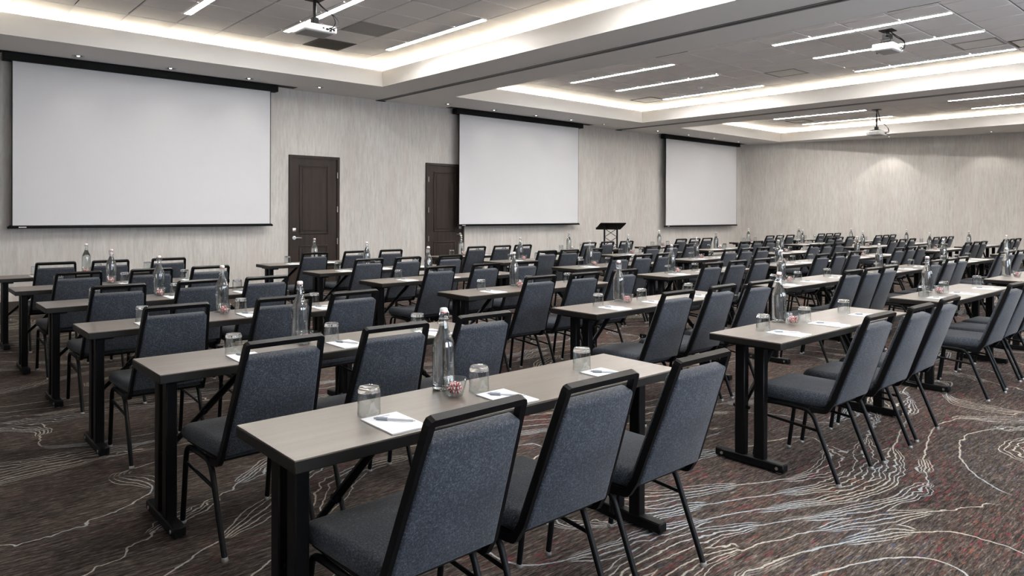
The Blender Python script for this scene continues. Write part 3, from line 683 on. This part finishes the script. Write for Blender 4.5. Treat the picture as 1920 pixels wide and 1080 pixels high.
# ------------------------------------------------------------------ banquet chairs (origin: centre of the rear feet line, sitter faces +y)
CH = 0.918
def chair_meshes():
    P = {}
    zb, zt = 0.415, CH - 0.013
    yb, yt = 0.045, -0.128
    hb, ht = 0.200, 0.165
    pts = [(-hb, 0.15, 0.378), (-hb, 0.07, 0.385), (-hb + 0.003, yb - 0.012, 0.445), (-ht, yt, zt), (ht, yt, zt), (hb - 0.003, yb - 0.012, 0.445), (hb, 0.07, 0.385), (hb, 0.15, 0.378)]
    path = fillet(pts, 0.007, 2)
    P['back_frame'] = MB().tube(path, 0.0150, 4, 0.0190, up=(1, 0, 0)).mesh('back_frame', M['black'])
    # upholstered back: between the posts, below the open hand gap
    n = Vector((0, 1, (yb - yt) / (zt - zb) * 1.0)).normalized()
    z0, z1 = 0.430, 0.853
    def fb(v):      # v.x in -1..1 width, v.z height, v.y thickness
        t = (v.z - zb) / (zt - zb); hw = hb + (ht - hb) * t - 0.006
        yc = yb + (yt - yb) * t
        bul = 0.010 * (1 - v.x * v.x) * (1 if v.y > 0 else 0.3)
        return Vector((v.x * hw, yc + v.y + math.copysign(bul, v.y), v.z + v.y * 0.30))
    bm = MB().rbox(-1.0, 1.0, -0.026, 0.028, z0, z1, 0.020, 3, None, 0)
    # widen only the bevel on x correctly: rebuild in metres
    w = 1.0
    bm = MB()
    q = MB().rbox(-0.18, 0.18, -0.020, 0.032, z0, z1, 0.011, 3)
    vs2 = [fb(Vector((p[0] / 0.18, p[1], p[2]))) for p in q.v]
    bm.add(vs2, q.f, True)
    P['backrest'] = bm.mesh('backrest', M['fabric'])
    def fs(v):
        t = (v.y - 0.03) / 0.46
        k = 0.92 + 0.10 * t
        crown = 0.010 * max(0.0, 1 - (v.x / 0.22) ** 2) * max(0.0, 1 - ((v.y - 0.26) / 0.24) ** 2) if v.z > 0.43 else 0
        drop = -0.012 * max(0.0, (v.y - 0.38) / 0.11) ** 2 if v.z > 0.43 else 0
        return Vector((v.x * k, v.y, v.z + crown + drop))
    P['seat'] = MB().rbox(-0.216, 0.216, 0.055, 0.490, 0.394, 0.474, 0.034, 4, fs, 0).mesh('seat', M['fabric'])
    P['seat_pan'] = MB().rbox(-0.195, 0.195, 0.08, 0.46, 0.384, 0.397, 0.004, 1).mesh('seat_pan', M['blackmatte'])
    xr = 0.203
    for s_ in (-1, 1):
        k = 'l' if s_ < 0 else 'r'
        P['front' + k] = MB().tube(fillet([(s_ * xr, 0.490, 0.014), (s_ * xr, 0.440, 0.374), (s_ * xr, 0.34, 0.378)], 0.055, 5), 0.0120, 10).mesh('leg', M['black'])
        P['rear' + k] = MB().tube(fillet([(s_ * xr, 0.0, 0.014), (s_ * xr, 0.150, 0.376), (s_ * xr, 0.26, 0.378)], 0.055, 5), 0.0120, 10).mesh('leg', M['black'])
        P['side' + k] = MB().tube([(s_ * xr, 0.452, 0.298), (s_ * xr, 0.114, 0.272)], 0.008, 8).mesh('stretcher', M['black'])
    fr = MB()
    for s_ in (-1, 1): fr.tube([(s_ * xr, 0.25, 0.378), (s_ * xr, 0.35, 0.378)], 0.0118, 10)
    fr.tube([(-xr, 0.165, 0.372), (xr, 0.165, 0.372)], 0.009, 8); fr.tube([(-xr, 0.40, 0.372), (xr, 0.40, 0.372)], 0.009, 8)
    P['seat_frame'] = fr.mesh('seat_frame', M['black'])
    P['glide'] = MB().lathe([(0.0, 0.0), (0.013, 0.0), (0.0145, 0.003), (0.0135, 0.012), (0.0122, 0.018), (0.0, 0.018)], 12).mesh('glide', M['glide'])
    return P
CP = chair_meshes()
def make_chair(x, y, rz, label, detail):
    r = thing('banquet_chair', label, 'chair', (x, y, 0), rz, 'padded banquet chairs at the training tables')
    link('seat', CP['seat'], r); link('backrest', CP['backrest'], r); link('back_frame', CP['back_frame'], r); link('seat_frame', CP['seat_frame'], r)
    for key, gx, gy in (('frontl', -0.203, 0.491), ('frontr', 0.203, 0.491), ('rearl', -0.203, -0.002), ('rearr', 0.203, -0.002)):
        l = link('leg', CP[key], r)
        if detail: link('glide', CP['glide'], l, (gx, gy, 0))
    if detail: link('seat_pan', CP['seat_pan'], r)
    link('stretcher', CP['sidel'], r); link('stretcher', CP['sider'], r)
    return r

# ------------------------------------------------------------------ table-top things
def bottle_meshes():
    P = {}
    out = [(0.0, 0.0), (0.040, 0.0), (0.0445, 0.005), (0.0450, 0.012), (0.0450, 0.172), (0.0435, 0.184), (0.038, 0.202), (0.030, 0.220), (0.0225, 0.238), (0.0175, 0.255), (0.0150, 0.272),
           (0.0148, 0.278), (0.0175, 0.281), (0.0175, 0.288), (0.0150, 0.291), (0.0148, 0.300), (0.0160, 0.304), (0.0150, 0.309)]
    inn = [(0.0115, 0.309), (0.0120, 0.276), (0.0145, 0.255), (0.0195, 0.238), (0.027, 0.220), (0.035, 0.202), (0.0405, 0.184), (0.0420, 0.172), (0.0420, 0.012), (0.038, 0.008), (0.0, 0.008)]
    P['bottle_glass'] = MB().lathe(out + inn, 28).mesh('bottle_glass', M['thin_glass'])
    wi = [(0.0, 0.0076), (0.0384, 0.0076), (0.0424, 0.0118), (0.0424, 0.172), (0.0409, 0.184), (0.0354, 0.202), (0.0274, 0.220), (0.0199, 0.238), (0.0149, 0.255), (0.0, 0.255)]
    P['water'] = MB().lathe(wi, 28).mesh('water', M['water'])
    P['stopper'] = MB().lathe([(0.0, 0.309), (0.0155, 0.309), (0.0165, 0.313), (0.0160, 0.322), (0.0120, 0.326), (0.0, 0.327)], 16).mesh('stopper', M['ceramic'])
    P['seal'] = MB().lathe([(0.0100, 0.3045), (0.0158, 0.3075), (0.0160, 0.3105), (0.0100, 0.311)], 16).mesh('seal', M['rubber'])
    w = MB()
    w.tube(fillet([(-0.0185, 0, 0.283), (-0.024, 0.004, 0.300), (-0.0165, 0, 0.318)], 0.01), 0.0012, 5)
    w.tube(fillet([(0.0185, 0, 0.283), (0.024, 0.004, 0.300), (0.0165, 0, 0.318)], 0.01), 0.0012, 5)
    w.tube([(0.0190 * math.cos(a * PI / 8), 0.0190 * math.sin(a * PI / 8), 0.283) for a in range(16)], 0.0012, 5, closed=True)
    w.tube(fillet([(-0.0185, 0, 0.283), (-0.020, -0.020, 0.262), (0.020, -0.020, 0.262), (0.0185, 0, 0.283)], 0.012), 0.0012, 5)
    P['wire_bail'] = w.mesh('wire_bail', M['chrome'])
    return P
BP = bottle_meshes()
def make_bottle(x, y, label, detail):
    r = thing('water_bottle', label, 'bottle', (x, y, TABLE_H), random.uniform(0, 6.28), 'swing-top water bottles on the tables')
    b = link('bottle_glass', BP['bottle_glass'], r); link('water', BP['water'], r)
    s_ = link('stopper', BP['stopper'], r)
    if detail: link('seal', BP['seal'], s_)
    link('wire_bail', BP['wire_bail'], r)
    return r
tum_wall_me = MB().lathe([(0.0362, 0.0805), (0.0386, 0.0008), (0.0396, 0.0), (0.0406, 0.0008), (0.0390, 0.0805)], 28).mesh('glass_wall', M['thin_glass'])
tum_base_me = MB().lathe([(0.0, 0.0805), (0.030, 0.0795), (0.0362, 0.0790), (0.0390, 0.0800), (0.0388, 0.088), (0.0378, 0.0945), (0.034, 0.0985), (0.026, 0.0975), (0.0, 0.0965)], 28).mesh('glass_base', M['glass'])
bowl_me = MB().lathe([(0.0, 0.006), (0.024, 0.006), (0.030, 0.012), (0.0440, 0.0665), (0.0455, 0.068), (0.0470, 0.067), (0.0325, 0.009), (0.028, 0.0005), (0.0, 0.0)], 24).mesh('candy_bowl', M['thin_glass'])
candy_me = MB().lathe([(0.0, -0.0055), (0.007, -0.0050), (0.0105, -0.002), (0.0105, 0.002), (0.007, 0.0050), (0.0, 0.0055)], 14).mesh('peppermint', M['candy'])
def heap_mesh():
    mb = MB()
    for k in range(14):
        lay = 0 if k < 5 else 1 if k < 11 else 2
        rr = (0.016, 0.022, 0.010)[lay]; a = k * 2.4
        c = Vector((rr * math.cos(a), rr * math.sin(a), 0.018 + lay * 0.014))
        R = Matrix.Rotation(random.uniform(0, 3), 3, 'X') @ Matrix.Rotation(random.uniform(0, 3), 3, 'Y')
        q = MB().lathe([(0.0, -0.0055), (0.009, -0.004), (0.0105, 0.0), (0.009, 0.004), (0.0, 0.0055)], 8)
        mb.add([c + R @ Vector(p) for p in q.v], q.f, True)
    return mb.mesh('peppermint_heap', M['candy_heap'])
heap_me = heap_mesh()
pad_me = MB().box(-0.070, 0.070, -0.105, 0.105, 0.0, 0.0045).mesh('notepad', M['paper'])
padhead_me = MB().box(-0.030, 0.030, 0.078, 0.090, 0.0045, 0.0048).mesh('printed_heading', M['ink'])
penb_me = MB().tube([(0, -0.068, 0), (0, 0.022, 0)], 0.0042, 8).tube([(0, -0.076, 0), (0, -0.068, 0)], 0.0022, 6).mesh('barrel', M['pen_body'])
peng_me = MB().tube([(0, 0.022, 0), (0, 0.062, 0)], 0.0058, 10).tube([(0, 0.062, 0), (0, 0.070, 0)], 0.0032, 8).mesh('grip', M['pen_grip'])

# ------------------------------------------------------------------ the layout: 7 table columns by 6 rows
RY = [1.905, 3.275, 4.665, 6.035, 7.430, 8.845]        # front edge of each row, from the camera to the screens
X0 = [[0.872, 0.888, 0.882, 0.872, 0.850, 0.860],
      [3.650, 3.695, 3.660, 3.655, 3.690, 3.700],
      [6.350, 6.380, 6.440, 6.440, 6.450, 6.440],
      [8.950, 8.830, 8.900, 8.920, 8.930, 8.940],
      [None, 11.25, 11.40, 11.50, 11.58, 11.65],
      [None, 14.52, 14.80, 15.00, 15.18, 15.25],
      [None, None, 17.35, 17.55, 17.75, 17.88]]
CHX = [[(1.22, 1.735, 2.31), (1.255, 1.81, 2.36), (1.24, 1.87, 2.35), (1.255, 1.82, 2.33), (1.25, 1.83, 2.35), (1.31, 1.80, 2.38)],
       [(3.98, 4.54, 5.10), (4.05, 4.62, 5.15), (4.10, 4.63, 5.18), (4.08, 4.64, 5.19), (4.08, 4.59, 5.20), (4.13, 4.72, 5.27)],
       [(6.58, 7.12, 7.65), (6.84, 7.30, 7.76), (6.64, 7.15, 7.68), (6.79, 7.25, 7.71), (6.88, 7.33, 7.83), (6.79, 7.30, 7.76)],
       [(9.25, 9.80, 10.3), (9.06, 9.61, 10.07), (9.22, 9.74, 10.24), (9.31, 9.77, 10.23), (9.26, 9.79, 10.34), (9.32, 9.83, 10.35)],
       [None, (11.77, 12.235, 12.70), (11.90, 12.36, 12.86), (11.98, 12.43, 12.90), (12.05, 12.54, 13.0), (12.09, 12.56, 13.04)],
       [None, (15.0, 15.45, 15.9), (15.24, 15.71, 16.21), (15.47, 15.95, 16.49), (15.61, 16.09, 16.62), (15.63, 16.13, 16.61)],
       [None, None, (17.73, 18.19, 18.65), (17.96, 18.42, 18.89), (18.21, 18.68, 19.14), (18.27, 18.79, 19.25)]]
YTOP = [1.500, 2.845, 4.225, 5.615, 6.985, 8.430]
BX = [[1.67, 1.70, 1.77, 1.73, 1.67, 1.72], [4.36, 4.39, 4.51, 4.47, 4.51, 4.50], [7.05, 7.01, 7.03, 7.10, 7.10, 7.08], [9.57, 9.54, 9.58, 9.59, 9.62, 9.62],
      [None, 11.94, 12.24, 12.30, 12.35, 12.40], [None, 15.28, 15.67, 15.86, 15.96, 16.03], [None, None, 18.14, 18.36, 18.58, 18.64]]
GLX = {(0, 0): (1.265, 1.765, 2.352), (0, 1): (1.30, 1.83, 2.39), (0, 2): (1.23, 1.86, 2.40), (1, 0): (3.96, 4.49, 5.08), (1, 1): (4.02, 4.54, 5.19), (2, 0): (6.60, 7.145, 8.08), (2, 1): (6.64, 7.16, 7.81)}
rown = ['sixth', 'fifth', 'fourth', 'third', 'second', 'front']
coln = ['leftmost', 'second', 'third', 'fourth', 'fifth', 'sixth', 'rightmost']
rowq = lambda ri: '%s row from the screens' % rown[ri] if ri < 5 else 'row nearest the screens'
for ci in range(7):
    for ri in range(6):
        x0 = X0[ci][ri]
        if x0 is None: continue
        y0 = RY[ri]
        vis = [in_view(x0 + a, y0 + b, TABLE_H, 20) for a in (0, TL / 2, TL) for b in (0, TD)]
        if not any(vis): continue
        near = ci + (5 - 0) * 0 + ri < 6
        place = '%s column, %s' % (coln[ci], rowq(ri))
        make_table(x0, y0, math.radians(random.uniform(-0.25, 0.25)), 'long brown-topped training table with black legs, ' + place, ci < 4 and ri < 4)
        # chairs
        for k, cxp in enumerate(CHX[ci][ri]):
            ych = YTOP[ri] + 0.14 + (0 if ci == 0 and ri == 0 else random.uniform(-0.015, 0.015))
            if not (in_view(cxp, ych, 0.9, 60) or in_view(cxp - 0.2, ych + 0.3, 0.45, 30)): continue
            seat = ['left', 'middle', 'right'][k]
            make_chair(cxp, ych, math.radians(random.uniform(-2.0, 2.0)), 'slate-blue padded chair, %s of three, %s' % (seat, place), ci < 3 or (ci < 4 and ri < 3))
        # bottle and bowl of peppermints
        bx = BX[ci][ri]; by = y0 + 0.385
        if in_view(bx, by, 0.9, 10):
            make_bottle(bx, by, 'clear swing-top water bottle, ' + place, ci < 3)
            wx, wy = bx - 0.022, y0 + 0.278
            tag(link('candy_bowl', bowl_me, None, (wx, wy, TABLE_H)), 'small clear glass candy bowl, ' + place, 'bowl', 'candy bowls on the tables')
            if (ci, ri) in ((0, 0), (0, 1), (1, 0), (1, 1)):
                n = 0
                for lay, cnt, rr, zz in ((0, 5, 0.0165, 0.0175), (1, 6, 0.0225, 0.0315), (2, 4, 0.0135, 0.0450)):
                    for q in range(cnt):
                        a = 2 * PI * q / cnt + lay * 0.5 + ci
                        o = link('peppermint', candy_me, None, (wx + rr * math.cos(a), wy + rr * math.sin(a), TABLE_H + zz))
                        o.rotation_euler = (random.uniform(-0.7, 0.7), random.uniform(-0.7, 0.7), random.uniform(0, 6))
                        tag(o, 'red and white peppermint in the bowl, ' + place, 'candy', 'peppermints in the bowl, ' + place)
            else:
                tag(link('peppermint_heap', heap_me, None, (wx, wy, TABLE_H), random.uniform(0, 6)), 'red and white peppermints filling the bowl, ' + place, 'candy', 'peppermint heaps in bowls', 'stuff')
        # notepads, pens and upturned tumblers
        gl = GLX.get((ci, ri), (x0 + 0.36, x0 + 0.90, x0 + 1.47))
        for k in range(3):
            seat = ['left', 'middle', 'right'][k]
            px = gl[k] + 0.012 if (ci, ri) != (2, 0) else (6.62, 7.16, 7.80)[k]
            py = y0 + 0.122
            gxp, gyp = gl[k], y0 + 0.272 + random.uniform(-0.008, 0.008)
            if abs(gxp - bx) < 0.09: gxp = bx + math.copysign(0.095, gxp - bx if gxp != bx else 1)
            if math.hypot(gxp - (bx - 0.022), gyp - (y0 + 0.278)) < 0.095: gxp = bx - 0.022 + math.copysign(0.10, gxp - bx + 0.022)
            if not in_view(px, py, TABLE_H, 5): continue
            spot = '%s place, %s' % (seat, place)
            tm = thing('tumbler', 'upturned glass tumbler, ' + spot, 'glass', (gxp, gyp, TABLE_H), 0, 'upturned tumblers on the tables')
            link('glass_wall', tum_wall_me, tm); link('glass_base', tum_base_me, tm)
            rz = math.radians(random.uniform(-3, 3))
            pd = thing('notepad', 'white notepad, ' + spot, 'notepad', (px, py, TABLE_H), rz, 'notepads on the tables')
            link('paper_block', pad_me, pd); link('printed_heading', padhead_me, pd)
            if ci < 4:
                pn = thing('pen', 'grey and white pen on the notepad, ' + spot, 'pen', (px + 0.005, py + 0.012, TABLE_H + 0.0045 + 0.0058), math.radians(random.uniform(24, 38)), 'pens on the notepads')
                link('barrel', penb_me, pn); link('grip', peng_me, pn)
